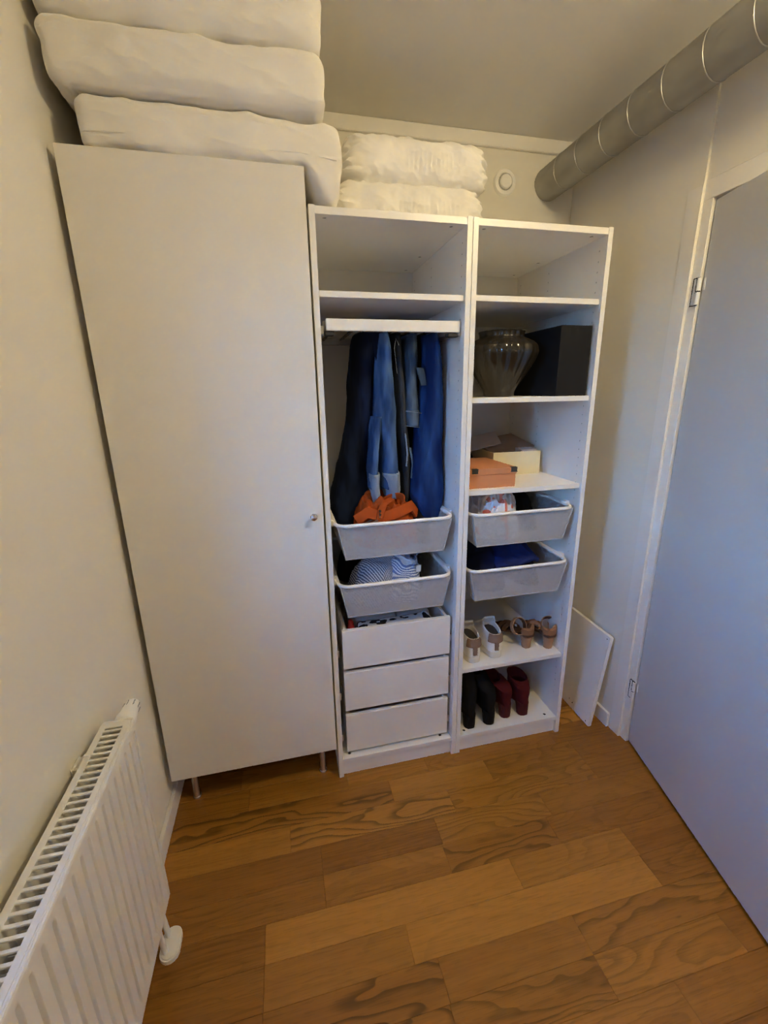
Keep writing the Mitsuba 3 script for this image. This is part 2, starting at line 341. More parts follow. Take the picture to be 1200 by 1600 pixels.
# window in the left wall, over the radiator (out of the picture, its daylight is not)
win = thing('window_1', 'white framed window over the radiator in the left wall', 'window'); labels[win]['kind'] = 'structure'
fx0, fx1 = XL - .11, XL - .06
put(win, 'frame', cat(bx(fx0, fx1, WY0, WY1, WZ0, WZ0 + .045, .003), bx(fx0, fx1, WY0, WY1, WZ1 - .045, WZ1, .003), bx(fx0, fx1, WY0, WY0 + .045, WZ0 + .045, WZ1 - .045, .003), bx(fx0, fx1, WY1 - .045, WY1, WZ0 + .045, WZ1 - .045, .003)), 'm_trim')
put(win, 'pane', trimesh.Trimesh([[fx0 + .02, WY0 + .045, WZ0 + .045], [fx0 + .02, WY1 - .045, WZ0 + .045], [fx0 + .02, WY1 - .045, WZ1 - .045], [fx0 + .02, WY0 + .045, WZ1 - .045]], [[0, 1, 2], [0, 2, 3]], process=False), 'm_pane')
put(win, 'sill', bx(XL - .06, XL, WY0, WY1, WZ0 - .012, WZ0 + .004, .002), 'm_trim')
# ceiling lamp (out of the picture)
lamp = thing('ceiling_lamp', 'round opal glass lamp under the ceiling', 'lamp')
gl = trimesh.creation.icosphere(subdivisions=3, radius=LAMP_R); gl.vertices *= [1, 1, .75]; gl.apply_translation(LAMP_AT)
k = put(lamp, 'globe', gl, 'm_lamp_glass', True); scene[k]['emitter'] = {'type': 'area', 'radiance': rgb(LAMP_RADIANCE)}
put(lamp, 'base', cyl((LAMP_AT[0], LAMP_AT[1], LAMP_AT[2] + .070), (LAMP_AT[0], LAMP_AT[1], ZC), .06, 28), 'm_plastic', 40)

# ------------------------------------------------------------------ tall cabinet
tc = thing('tall_cabinet', 'tall white cabinet with one flat closed door on short steel legs', 'cabinet')
cx0, cx1, cz0, cz1, cyf = -.600, -.010, .150, 2.090, .005
put(tc, 'body', cat(bx(cx0, cx0 + .016, cyf, .58, cz0, cz1), bx(cx1 - .016, cx1, cyf, .58, cz0, cz1), bx(cx0 + .016, cx1 - .016, cyf, .58, cz1 - .016, cz1), bx(cx0 + .016, cx1 - .016, cyf, .58, cz0, cz0 + .016), bx(cx0 + .016, cx1 - .016, .572, .58, cz0 + .016, cz1 - .016)), 'm_cabinet')
cd = put(tc, 'door', bx(-.6045, -.0065, -.016, .003, .158, 2.094, .0012), 'm_cabinet')
put(cd, 'knob', lathe([(.0045, -.016), (.0045, -.026), (.0095, -.031), (.0115, -.037), (.0100, -.043), (.0005, -.0455)], 28, (-.0395, 0, 1.112), 'y'), 'm_chrome', 40, label='small round chrome knob')
for X, Y in ((-.547, .055), (-.060, .055), (-.547, .52), (-.060, .52)):
    put(tc, 'leg', cat(cyl((X, Y, .006), (X, Y, .150), .0125, 22), cyl((X, Y, 0), (X, Y, .006), .0155, 22)), 'm_steel', 40, label='round brushed steel leg')

# ------------------------------------------------------------------ open wardrobe frames
def frame(x0, label, shelves):
    W = thing('wardrobe_frame', label, 'wardrobe'); x1 = x0 + .4985; t = .018; H = 2.012; f = .010
    pl = put(W, 'side_panel', bx(x0, x0 + t, 0, .575, 0, H, .0008), 'm_white')
    pr = put(W, 'side_panel', bx(x1 - t, x1, 0, .575, 0, H, .0008), 'm_white')
    put(W, 'top_panel', bx(x0 + t, x1 - t, .002, .575, H - .022, H - .002, .0006), 'm_white')
    put(W, 'bottom_panel', bx(x0 + t, x1 - t, .004, .575, .065, .083, .0006), 'm_white')
    put(W, 'plinth', bx(x0 + t, x1 - t, .014, .030, 0, .065, .0006), 'm_white')
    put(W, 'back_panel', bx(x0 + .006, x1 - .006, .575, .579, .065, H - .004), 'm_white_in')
    for z in shelves:
        put(W, 'shelf', bx(x0 + t + .001, x1 - t - .001, f, .568, z - .018, z, .0008), 'm_white')
    for X in (x0 + t + .030, x1 - t - .042):
        for Y in (.030, .345, .535): put(W, 'screw_cap', cyl((X, Y, H - .0225), (X, Y, H - .0215), .0058, 14), 'm_grey_plastic')
        put(W, 'screw_cap', cyl((X, .030, .0825), (X, .030, .0836), .0058, 14), 'm_dark')
    for xs, p, sgn in ((x0 + t, pl, 1), (x1 - t, pr, -1)):
        holes = []
        for Y in (.037, .33, .545):
            for z in np.arange(.19, 1.965, .032):
                m = trimesh.creation.cylinder(.0025, .0006, sections=8); m.apply_transform(trimesh.transformations.rotation_matrix(np.pi / 2, [0, 1, 0])); m.apply_translation((xs, Y, z)); holes.append(m)
        put(p, 'peg_holes', cat(holes), 'm_grey_plastic', label='rows of small drilled peg holes', kind='stuff')
    return W
WA = frame(.0005, 'white open wardrobe with hanging jeans and drawers beside the tall cabinet', [1.795])
WB = frame(.5005, 'white open wardrobe with shoes, boxes and a glass vase next to the door', [1.797, 1.476, 1.150, .4045])

# pull-out trouser hanger in the first wardrobe
hg = put(WA, 'trouser_hanger', bx(.030, .4695, .490, .500, 1.690, 1.716, .001), 'm_grey_plastic', label='dark pull-out trouser hanger')
for a_, b_ in ((.0190, .0300), (.4695, .4805)): put(hg, 'runner', bx(a_, b_, .03, .52, 1.676, 1.700, .001), 'm_grey_plastic')
for a_, b_ in ((.0302, .0405), (.4595, .4693)): put(hg, 'side_rail', bx(a_, b_, .043, .49, 1.686, 1.716, .001), 'm_grey_plastic')
put(hg, 'front_rail', bx(.0375, .4765, .024, .042, 1.686, 1.7205, .001), 'm_white', label='white front bar')
for X in np.linspace(.075, .43, 6): put(hg, 'hanging_bar', cyl((X, .042, 1.709), (X, .50, 1.709), .005, 12), 'm_steel', 40)
put(hg, 'bracket', bx(.438, .474, .030, .060, 1.673, 1.684, .001), 'm_dark'); put(hg, 'bracket', bx(.034, .062, .030, .060, 1.673, 1.684, .001), 'm_dark')

# three drawers
for i, (z0, z1, yo) in enumerate([(.484, .6475, 0), (.294, .4645, .002), (.0965, .2695, .004)]):
    y = .020 + yo; xa, xb = .0405, .4680
    d = put(WA, 'drawer', cat(bx(xa + .006, xa + .018, y + .016, .53, z0 + .02, z1 - .002, .001), bx(xb - .018, xb - .006, y + .016, .53, z0 + .02, z1 - .002, .001), bx(xa + .018, xb - .018, .518, .53, z0 + .02, z1 - .002, .001), bx(xa + .018, xb - .018, y + .016, .518, z0 + .02, z0 + .026)), 'm_white')
    put(d, 'front', bx(xa, xb, y, y + .016, z0, z1, .001), 'm_white')
    for s, X in ((1, .0185), (-1, .4805)):
        put(d, 'runner', bx(X, X + s * .010, .035, .53, z0 + .045, z0 + .075, .001), 'm_steel')

# ------------------------------------------------------------------ wire mesh baskets
def basket(cx, z, y0, label):
    B = thing('mesh_basket', label, 'basket', 'pull-out mesh baskets in the wardrobes')
    hw, y1, R = .2125, .545, .040
    hb, zb, yb0, yb1, top = .183, z - .128, y0 + .014, .520, .006
    # rim loop with rounded corners
    P = []
    for sx, sy, a0 in ((1, 0, -90), (1, 1, 0), (-1, 1, 90), (-1, 0, 180)):
        px, py = cx + sx * (hw - R), (y0 + R if sy == 0 else y1 - R)
        for a in np.radians(np.linspace(a0, a0 + 90, 9)): P.append((px + R * math.cos(a), py + R * math.sin(a), z))
    # the front dips a little into the body, the sides rise to the rail
    rim = np.array(P)
    Q = []
    for i in range(len(rim)):
        a, b = rim[i], rim[(i + 1) % len(rim)]; m = max(1, int(np.linalg.norm(b - a) / .03))
        for s in range(m): Q.append(a + (b - a) * s / m)
    put(B, 'rim', tube(Q, .0066, 12, closed=True), 'm_rim', True)
    for s in (-1, 1):
        X = cx + s * (hw + .0085)
        put(B, 'slide_rail', cat(bx(X - .0045 * 1, X + .0045, y0 + .045, .55, z - .010, z + .008, .001), bx(cx + s * (hw + .004), cx + s * .2305, y0 + .055, y0 + .085, z - .013, z + .012, .002)), 'm_plastic')
        put(B, 'clip', cyl((cx + s * (hw + .006), y0 + .070, z), (cx + s * (hw + .0035), y0 + .070, z), .004, 12), 'm_dark')
    # woven body: ribbons each way over a tapered tub
    w, th = .00135, .00045; V, F = [], []
    def ribbon(pts, side):
        pts = np.asarray(pts, float); n = len(pts); b = len(V_) and sum(len(x) for x in V) or 0
        o = np.asarray(side, float) * w / 2
        b = sum(len(x) for x in V)
        V.append(np.vstack([pts - o, pts + o])); i = np.arange(n - 1)
        F.append(np.vstack([np.stack([i, i + n, i + n + 1], 1), np.stack([i, i + n + 1, i + 1], 1)]) + b)
    V_ = V
    def hwz(t): return hb + (hw - .004 - hb) * t            # half width at relative height t
    def yf(t): return yb0 + (y0 + .004 - yb0) * t
    def yk(t): return yb1 + (y1 - .004 - yb1) * t
    zt = lambda t: zb + (z - .003 - zb) * t
    pitch = .0027
    for u in np.linspace(-1, 1, int(2 * hw / pitch)):        # over the front, the bottom and the back
        ribbon([(cx + u * hwz(1), yf(1), zt(1)), (cx + u * hwz(0), yf(0), zt(0)), (cx + u * hwz(0), yk(0), zt(0)), (cx + u * hwz(1), yk(1), zt(1))], (1, 0, 0))
    for u in np.linspace(0, 1, int((y1 - y0) / pitch)):      # over the sides and the bottom
        f = lambda t: yf(t) + u * (yk(t) - yf(t))
        ribbon([(cx - hwz(1), f(1), zt(1)), (cx - hwz(0), f(0), zt(0)), (cx + hwz(0), f(0), zt(0)), (cx + hwz(1), f(1), zt(1))], (0, 1, 0))
    for t in np.linspace(0, 1, int(.128 / pitch)):           # round the sides
        ring = [(cx - hwz(t), yf(t), zt(t)), (cx + hwz(t), yf(t), zt(t)), (cx + hwz(t), yk(t), zt(t)), (cx - hwz(t), yk(t), zt(t)), (cx - hwz(t), yf(t), zt(t))]
        ribbon(ring, (0, 0, 1))
    put(B, 'mesh', trimesh.Trimesh(np.vstack(V), np.vstack(F), process=False), 'm_mesh', label='fine white steel mesh', kind='stuff')
    E_ = [[(cx + s * hwz(0), yf(0), zt(0)), (cx + s * hwz(1), yf(1), zt(1))] for s in (-1, 1)] + [[(cx - hwz(0), yf(0), zt(0)), (cx + hwz(0), yf(0), zt(0))]]
    put(B, 'edge_wires', cat([tube(np.linspace(a, b, 4), .0016, 8) for a, b in E_]), 'm_mesh')
    return B
basket(.2500, 1.0585, .004, 'white mesh basket holding orange clothing under the hanging jeans')
basket(.2500, .832, .004, 'white mesh basket holding striped clothing above the open drawer')
basket(.7500, 1.0565, .004, 'white mesh basket holding a plastic bag under the shoe boxes')
basket(.7500, .832, .004, 'white mesh basket holding navy clothing above the shoe shelf')

# ------------------------------------------------------------------ mattresses and duvets on top
def soft(name, lab, ct, mesh, m, group=None): return one(name, mesh, m, lab, ct, True, group)
m1 = cushion(-.549, .107, -.010, .56, 2.0945, 2.213, .030, 84, .014, 1, 6., .006, (1, 1, 1.6))
v = m1.vertices.copy(); u = np.clip((v[:, 0] + .02) / .10, 0, 1); u = u * u * (3 - 2 * u)
low = np.clip((2.20 - v[:, 2]) / .10, 0, 1)
v[:, 2] -= .078 * u * low; v[:, 0] -= .022 * u * low ** 2
v[:, 2] = np.minimum(v[:, 2], 2.2165); v[:, 2] = np.where(v[:, 0] < .0, np.maximum(v[:, 2], 2.0948), np.maximum(v[:, 2], 2.0130))
m1.vertices = v
k1 = thing('mattress', 'white folded mattress lowest in the stack, sagging past the cabinet edge', 'mattress', 'mattresses stacked on the tall cabinet'); put(k1, 'cover', m1, 'm_linen', True)
P = [(-.541, -.0095, 2.125)]
for X in np.linspace(-.53, .085, 40):
    P.append((X, -.0125 + .002 * math.sin(X * 31), 2.126 + .003 * math.sin(X * 11) - (.0 if X < -.05 else .012 * ((X + .05) / .13) ** 2)))
put(k1, 'piping', tube(P, .0016, 8), 'm_linen', True)
m2 = cushion(-.600, .059, -.036, .55, 2.214, 2.345, .034, 84, .016, 5, 6., .008, (1, 1, 1.5))
v = m2.vertices.copy(); l = np.clip((-.50 - v[:, 0]) / .11, 0, 1); h = np.clip((2.285 - v[:, 2]) / .09, 0, 1); v[:, 0] += .045 * l * h ** 1.5; v[:, 2] -= .022 * np.clip((-.54 - v[:, 0]) / .05, 0, 1) * h
v[:, 2] = np.minimum(v[:, 2], 2.3480); v[:, 2] = np.where(v[:, 0] > -.545, np.maximum(v[:, 2], 2.2170), v[:, 2])
m2.vertices = v
k2 = thing('mattress', 'white folded mattress in the middle of the stack', 'mattress', 'mattresses stacked on the tall cabinet'); put(k2, 'cover', m2, 'm_linen', True)
m3 = cushion(-.602, .054, -.030, .55, 2.349, 2.510, .040, 84, .015, 11, 6., .006, (1, 1, 1.5))
m3.vertices[:, 2] = np.maximum(m3.vertices[:, 2], 2.3485)
k3 = thing('mattress', 'white folded mattress topmost of the three in the stack', 'mattress', 'mattresses stacked on the tall cabinet'); put(k3, 'cover', m3, 'm_linen', True)
def duvet(x0, x1, y0, y1, z0, z1, seed, lab):
    m = cushion(x0, x1, y0, y1, z0, z1, .050, 90, .017, seed, 10., .012, (1.3, .8, 1.2))
    v = m.vertices.copy(); c = np.array([(x0 + x1) / 2, (y0 + y1) / 2, (z0 + z1) / 2])
    ends = np.clip((np.abs(v[:, 0] - c[0]) / ((x1 - x0) / 2) - .70) / .3, 0, 1)
    pl = np.sin(v[:, 2] * 260 + 6 * meshkit.noise(v * 30, seed)) * .006 * ends
    v[:, 0] += pl; v[:, 1] += .005 * ends * np.sin(v[:, 2] * 190)
    f = np.clip((.25 - np.abs(v[:, 2] - (z0 + .45 * (z1 - z0))) / (z1 - z0)) * 8, 0, 1) * (v[:, 1] < c[1])
    v[:, 1] += .0034 * np.sin(v[:, 0] * 420) * f * (v[:, 0] > c[0] - .05) * (v[:, 0] < c[0] + .16)
    v[:, 2] = np.clip(v[:, 2], z0, z1 + .001)
    m.vertices = v
    return soft('duvet', lab, 'duvet', m, 'm_duvet', 'duvets on top of the open wardrobes')
duvet(.100, .600, .145, .52, 2.0125, 2.150, 3, 'white folded duvet lying directly on the wardrobe tops')
duvet(.140, .622, .170, .53, 2.152, 2.292, 8, 'white rolled duvet lying on the lower duvet beside the mattresses')

# ------------------------------------------------------------------ duct and air valve
PX, PZ, PR = 1.112, 2.3725, .0655
dk = thing('ventilation_duct', 'galvanised spiral ventilation duct running under the ceiling above the door', 'duct')
ys = np.linspace(YF + .001, .598, 60)
put(dk, 'pipe', loft([np.stack([PX + PR * np.cos(a_ := np.arange(48) / 48 * 2 * np.pi), np.full(48, y), PZ + PR * np.sin(a_)], 1) for y in ys[::-1]]), 'm_duct', 60)
for y in np.arange(.468, YF + .05, -.1325):
    th = np.linspace(0, 2 * np.pi, 61); put(dk, 'seam', tube(np.stack([PX + (PR + .0004) * np.cos(th), y - .030 * np.sin(th / 2) ** 2 * 0 + .010 * np.cos(th), PZ + (PR + .0004) * np.sin(th)], 1)[:-1], .0017, 8, closed=True), 'm_duct_seam', True)
av = thing('air_valve', 'round white air valve on the back wall beside the duct', 'air valve')
put(av, 'rim', lathe([(.0, .6), (.052, .6), (.052, .596), (.047, .590), (.034, .588), (.031, .592), (.031, .5985), (0, .5985)], 48, (.902, 0, 2.364), 'y'), 'm_plastic', 35)
put(av, 'gap', lathe([(.0, .598), (.0315, .598), (.0315, .5905), (.0, .5905)], 36, (.902, 0, 2.364), 'y'), 'm_grey_plastic')
put(av, 'disc', lathe([(0, .592), (.0275, .592), (.0275, .584), (.024, .580), (0, .579)], 40, (.902, 0, 2.364), 'y'), 'm_plastic', 35)

# ------------------------------------------------------------------ radiator
rd = thing('radiator', 'white panel radiator with a top grille on the left wall', 'radiator')
xf, ry0, ry1, rz0, rz1, xb = -.524, -1.36, -.402, .155, .745, -.594
def fluted(x, sgn):
    Y = np.arange(ry0, ry1 + 1e-6, .00111); Z = np.concatenate([[rz0], np.linspace(rz0 + .006, .20, 9), np.linspace(.21, .70, 24), np.linspace(.705, rz1 - .004, 12), [rz1]])
    yy, zz = np.meshgrid(Y, Z, indexing='ij')
    ph = ((yy - ry1 + .020) / .0333); d = np.abs(ph - np.round(ph)) * .0333
    g = np.clip((.0052 - d) / .0030, 0, 1); g = g * g * (3 - 2 * g)
    e = np.clip((zz - .188) / .012, 0, 1) * np.clip((.722 - zz) / .012, 0, 1)
    e = e * ((yy < ry1 - .012))
    edge = np.minimum(np.clip((zz - rz0) / .006, 0, 1), np.clip((rz1 - zz) / .006, 0, 1)); edge = np.minimum(edge, np.clip((ry1 - yy) / .006, 0, 1))
    xx = x - sgn * (.0095 * g * e + .004 * (1 - edge) ** 2)
    P = np.stack([xx, yy, zz], -1); n, m = yy.shape; k = (np.arange(n - 1)[:, None] * m + np.arange(m - 1)).ravel(); q = np.stack([k, k + m, k + m + 1, k + 1], 1)
    return trimesh.Trimesh(P.reshape(-1, 3), np.vstack([q[:, [0, 1, 2]], q[:, [0, 2, 3]]]), process=False)
put(rd, 'front_panel', cat(fluted(xf, 1), bx(xf - .012, xf - .0095, ry0, ry1 - .001, rz0 + .002, rz1 - .003)), 'm_radiator', True)
put(rd, 'back_panel', bx(xb, xb + .010, ry0, ry1, rz0, rz1 - .004, .002), 'm_radiator')
fin = [bx(xb + .012, xf - .013, y, y + .0012, rz0 + .04, rz1 - .05) for y in np.arange(ry0 + .01, ry1 - .02, .0111)]
put(rd, 'convector_fins', cat(fin), 'm_radiator', kind='stuff')
put(rd, 'side_cover', bx(xb, xf - .004, ry1 - .004, ry1 + .0015, rz0 + .03, rz1 + .001, .001), 'm_radiator')
gr = put(rd, 'grille', cat(bx(xb - .002, xb + .012, ry0, ry1 - .004, rz1 - .004, rz1, .0006), bx(xf - .020, xf - .008, ry0, ry1 - .004, rz1 - .004, rz1, .0006), bx(xf - .0085, xf - .001, ry0, ry1 - .004, rz1 - .0045, rz1 - .0015, .0008), bx(xb - .002, xf - .008, ry1 - .022, ry1 - .004, rz1 - .004, rz1, .0006)), 'm_radiator', label='slotted top grille')
sl = mikit.ply(bx(xb + .011, xf - .019, -.0030, .0030, rz1 - .004, rz1, .0006), 'm_radiator')
for y in np.arange(ry1 - .0315, ry0, -.0173): scene[num(gr + '__slat')] = {**sl, 'to_world': T().translate([0, float(y), 0])}
put(rd, 'bracket', cat(bx(XL + .001, XL + .004, -.515, -.470, .25, .722, .001), bx(XL + .001, xb + .004, -.512, -.474, .700, .722, .003), bx(xb - .004, xb + .016, -.506, -.500, rz1 - .006, rz1 + .002, .001)), 'm_radiator', label='white wall bracket')
va = put(rd, 'thermostat', lathe([(.0, -.402), (.017, -.402), (.017, -.393), (.0235, -.390), (.0245, -.372), (.0215, -.362), (.0205, -.352), (.0175, -.318), (.015, -.313), (0, -.313)], 32, (-.556, 0, .722), 'y'), 'm_plastic', 35, label='white thermostat head')
for a in range(8):
    t = a * math.pi / 4 + .3; cx_, cz_ = -.556 + .0190 * math.cos(t), .722 + .0190 * math.sin(t)
    put(va, 'notch', bx(cx_ - .0012, cx_ + .0012, -.340, -.322, cz_ - .0012, cz_ + .0012, .0004), 'm_grey_plastic')
for Y in (-.455, -.415): put(rd, 'supply_pipe', tube([(-.556, Y, .20), (-.552, Y, .10), (-.545, Y, .004)], .0075, 14), 'm_plastic', True)
ov = sg.LineString([(-.536, -.452), (-.536, -.418)]).buffer(.026, 24)
pc = trimesh.creation.extrude_polygon(ov, .012); pc2 = trimesh.creation.extrude_polygon(ov.buffer(-.004), .003); pc2.apply_translation((0, 0, .012))
put(rd, 'pipe_cover', cat(pc, pc2), 'm_plastic', label='white oval pipe cover on the floor')

# ------------------------------------------------------------------ board leaning on the right wall
lb = thing('loose_board', 'loose white shelf board leaning on the wall beside the right wardrobe', 'board')
b = bx(0, .018, -.025, .56, 0, .455, .0008)
def lean(m):
    a = math.atan2(.056, .44); v = m.vertices.copy(); m.vertices = np.stack([1.146 + v[:, 0] * math.cos(a) + v[:, 2] * math.sin(a) + v[:, 1] * .03, -.008 + .025 + v[:, 1], v[:, 2] * math.cos(a) - v[:, 0] * math.sin(a) + .0025], 1); return m
put(lb, 'panel', lean(b), 'm_white')
for y, z, r in ((-.010, .44, .003), (-.005, .014, .003), (.10, .030, .0035), (.125, .034, .0035)):
    m = trimesh.creation.cylinder(r, .0012, sections=12); m.apply_transform(trimesh.transformations.rotation_matrix(np.pi / 2, [0, 1, 0])); m.apply_translation((0, y, z)); put(lb, 'peg_hole', lean(m), 'm_dark')

# ------------------------------------------------------------------ things on the shelves of the second wardrobe
S2, S3, S4, S5 = 1.476, 1.150, .4045, .083
one('storage_box', bx(.850, .974, .022, .40, S2 + .0005, S2 + .238, .0015), 'm_black_box', 'tall black box standing on the shelf to the right of the vase', 'box')
N = 168; th = np.arange(N) / N * 2 * np.pi
prof = [(.050, 0), (.055, .002), (.059, .02), (.079, .055), (.104, .095), (.125, .132), (.133, .157), (.130, .176), (.113, .193), (.090, .204), (.080, .209), (.079, .215), (.081, .224), (.084, .229)]
R = []
from scipy.interpolate import PchipInterpolator
pr = np.array(prof); tt = np.linspace(0, len(pr) - 1, 90); pi_ = PchipInterpolator(np.arange(len(pr)), pr)(tt)
for r, z in pi_:
    k_ = np.clip((z - .015) / .05, 0, 1) * (.060 if z < .205 else .05); R.append(np.stack([r * (1 + k_ * np.abs(np.cos(th * 8)) - k_ * .5), r * 0 + th * 0, th * 0 + z], 1)); rr = R[-1][:, 0].copy(); R[-1][:, 0] = .700 + rr * np.cos(th); R[-1][:, 1] = .165 + rr * np.sin(th); R[-1][:, 2] += S2 + .001
Rv = np.array(R); vm = loft(Rv, False)
bt = trimesh.Trimesh(np.vstack([Rv[0], Rv[0].mean(0)]), [[(i + 1) % N, i, N] for i in range(N)], process=False)
one('glass_vase', cat(vm, bt), 'm_smoked', 'bulbous ribbed smoked glass vase on the upper shelf', 'vase', 60)
ob = thing('shoe_box', 'orange brown shoe box with black metal corners on the middle shelf', 'box')
put(ob, 'body', bx(.535, .722, .040, .300, S3, S3 + .055, .001), 'm_orange_box')
put(ob, 'lid', bx(.532, .725, .037, .303, S3 + .050, S3 + .073, .001), 'm_orange_box')
for X in (.556, .7135): put(ob, 'corner', bx(X - .0125, X + .0125, .0355, .050, S3 + .056, S3 + .0742, .001), 'm_dark', label='black metal corner fitting')
cb = one('carton', cat(bx(.735, .955, .248, .251, S3, S3 + .098), bx(.735, .955, .50, .503, S3, S3 + .098), bx(.735, .738, .251, .50, S3, S3 + .098), bx(.952, .955, .251, .50, S3, S3 + .098), bx(.738, .952, .251, .50, S3, S3 + .004)), 'm_cream_box', 'cream open carton on the middle shelf behind the orange shoe box', 'box')
def slab(w, d, t, at, rx=0, ry=0, rz=0, c=.0006):
    m = bx(-w / 2, w / 2, -d / 2, d / 2, -t / 2, t / 2, c)
    for a, ax in ((rx, [1, 0, 0]), (ry, [0, 1, 0]), (rz, [0, 0, 1])): m.apply_transform(trimesh.transformations.rotation_matrix(math.radians(a), ax))
    m.apply_translation(at); return m
one('paper_bag', slab(.21, .17, .010, (.845, .375, S3 + .116), 14, -7, 8, .002), 'm_kraft', 'flat brown paper bag lying across the cream carton', 'paper bag')
one('envelope', slab(.16, .12, .004, (.745, .40, S3 + .128), 22, -14, -16), 'm_paper', 'pale envelope leaning on the brown paper bag', 'envelope')
one('note_card', slab(.075, .05, .018, (.900, .275, S3 + .098), 4, 0, 3), 'm_paper', 'small pale packet at the front of the cream carton', 'packet')
one('dark_cloth', heap(.615, .40, S3 + .0005, .105, .10, .125, 12, .8, 56, 18, 14), 'm_black_cloth', 'black folded cloth behind the orange shoe box', 'cloth', 60)

# ------------------------------------------------------------------ shoes
def outline(L, wb, wh, n=48, sq=.72):
    """foot outline: heel at y=0, toe at y=L"""
    t = np.arange(n) / n * 2 * np.pi; s = (1 - np.cos(t)) / 2
    hw = (wh + (wb - wh) * np.clip((s - .15) / .5, 0, 1)) * np.abs(np.sin(t)) ** sq
    return np.stack([hw * np.sign(np.sin(t)), s * L], 1)
def ring(L0, L1, wb, wh, z, n=48, z1=None, sq=.72):
    o = outline(1, wb, wh, n, sq); y = L0 + o[:, 1] * (L1 - L0); zz = z + ((z1 if z1 is not None else z) - z) * o[:, 1]
    return np.stack([o[:, 0], y, zz], 1)
def place(m, x, y, z, rz): m.apply_transform(trimesh.transformations.rotation_matrix(math.radians(rz), [0, 0, 1])); m.apply_translation((x, y, z)); return m
def sneaker(x, y, rz, lab):
    S = thing('sneaker', lab, 'shoe', 'white sneakers on the shoe shelf')
    pl = lambda m: place(m, x, y, S4 + .0005, rz)
    R2 = lambda *a, **k: ring(*a, **k) * [1.0, 1, 1]
    put(S, 'sole', pl(loft([ring(.002, .268, .046, .038, 0, sq=.55), ring(-.001, .272, .048, .041, .004, sq=.5), ring(-.002, .272, .048, .041, .022, sq=.5), ring(0, .270, .047, .040, .029, sq=.5)])), 'm_cream_sole', 40)
    put(S, 'upper', pl(loft([ring(.001, .267, .045, .039, .028, sq=.5), ring(-.002, .258, .044, .040, .046, z1=.040, sq=.5), ring(.000, .215, .041, .039, .066, z1=.060, sq=.55), ring(.003, .165, .036, .036, .088, z1=.088, sq=.6), ring(.006, .135, .034, .034, .106, z1=.110, sq=.65), ring(.0085, .130, .031, .031, .110, z1=.115, sq=.65), ring(.013, .126, .027, .027, .107, z1=.112, sq=.65), ring(.016, .120, .026, .026, .070, z1=.07)], True)), 'm_white_leather', 45)
    put(S, 'lining', pl(loft([ring(.0145, .122, .0262, .0262, .090, z1=.092), ring(.018, .118, .0235, .0235, .08, z1=.08)], True)), 'm_dark', 45)
    a = np.radians(np.linspace(205, 335, 14))
    def wall(r0, z0, r1, z1, t):
        p = lambda r, z: np.stack([r * np.cos(a), .034 + (r + .001) * np.sin(a), a * 0 + z], 1)
        return loft([np.vstack([p(r0, z0), p(r0 - t, z0)[::-1]]), np.vstack([p((r0 + r1) / 2 + .001, (z0 + z1) / 2), p((r0 + r1) / 2 - t, (z0 + z1) / 2)[::-1]]), np.vstack([p(r1, z1), p(r1 - t, z1)[::-1]])])
    put(S, 'heel_collar', pl(wall(.0375, .074, .0315, .109, .006)), 'm_taupe', 45, label='taupe suede heel collar')
    put(S, 'heel_tab', pl(bx(-.0085, .0085, -.0055, .006, .040, .080, .0015)), 'm_taupe', label='taupe heel tab')
    put(S, 'tongue', pl(strip([(0, .165, .074), (0, .130, .104), (0, .106, .130), (0, .096, .142)], (1, 0, 0), .048, .009)), 'm_white_leather', 45)
    for k_ in range(3):
        yy, zz = .140 + .022 * k_, .108 - .013 * k_; P = [(-.030, yy + .004, zz - .012), (-.012, yy, zz), (.012, yy + .004, zz), (.030, yy + .004, zz - .012)]
        put(S, 'lace', pl(tube(P, .003, 8)), 'm_white_leather', True)
    put(S, 'lace', pl(tube([(.004, .132, .112), (.022, .112, .132), (.030, .100, .120), (.020, .118, .110)], .0026, 8)), 'm_white_leather', True)
    return S
sneaker(.588, .036, -4, 'white sneaker with a taupe heel, nearest the divider')
sneaker(.690, .046, -6, 'white sneaker with a taupe heel, beside the tan sandals')
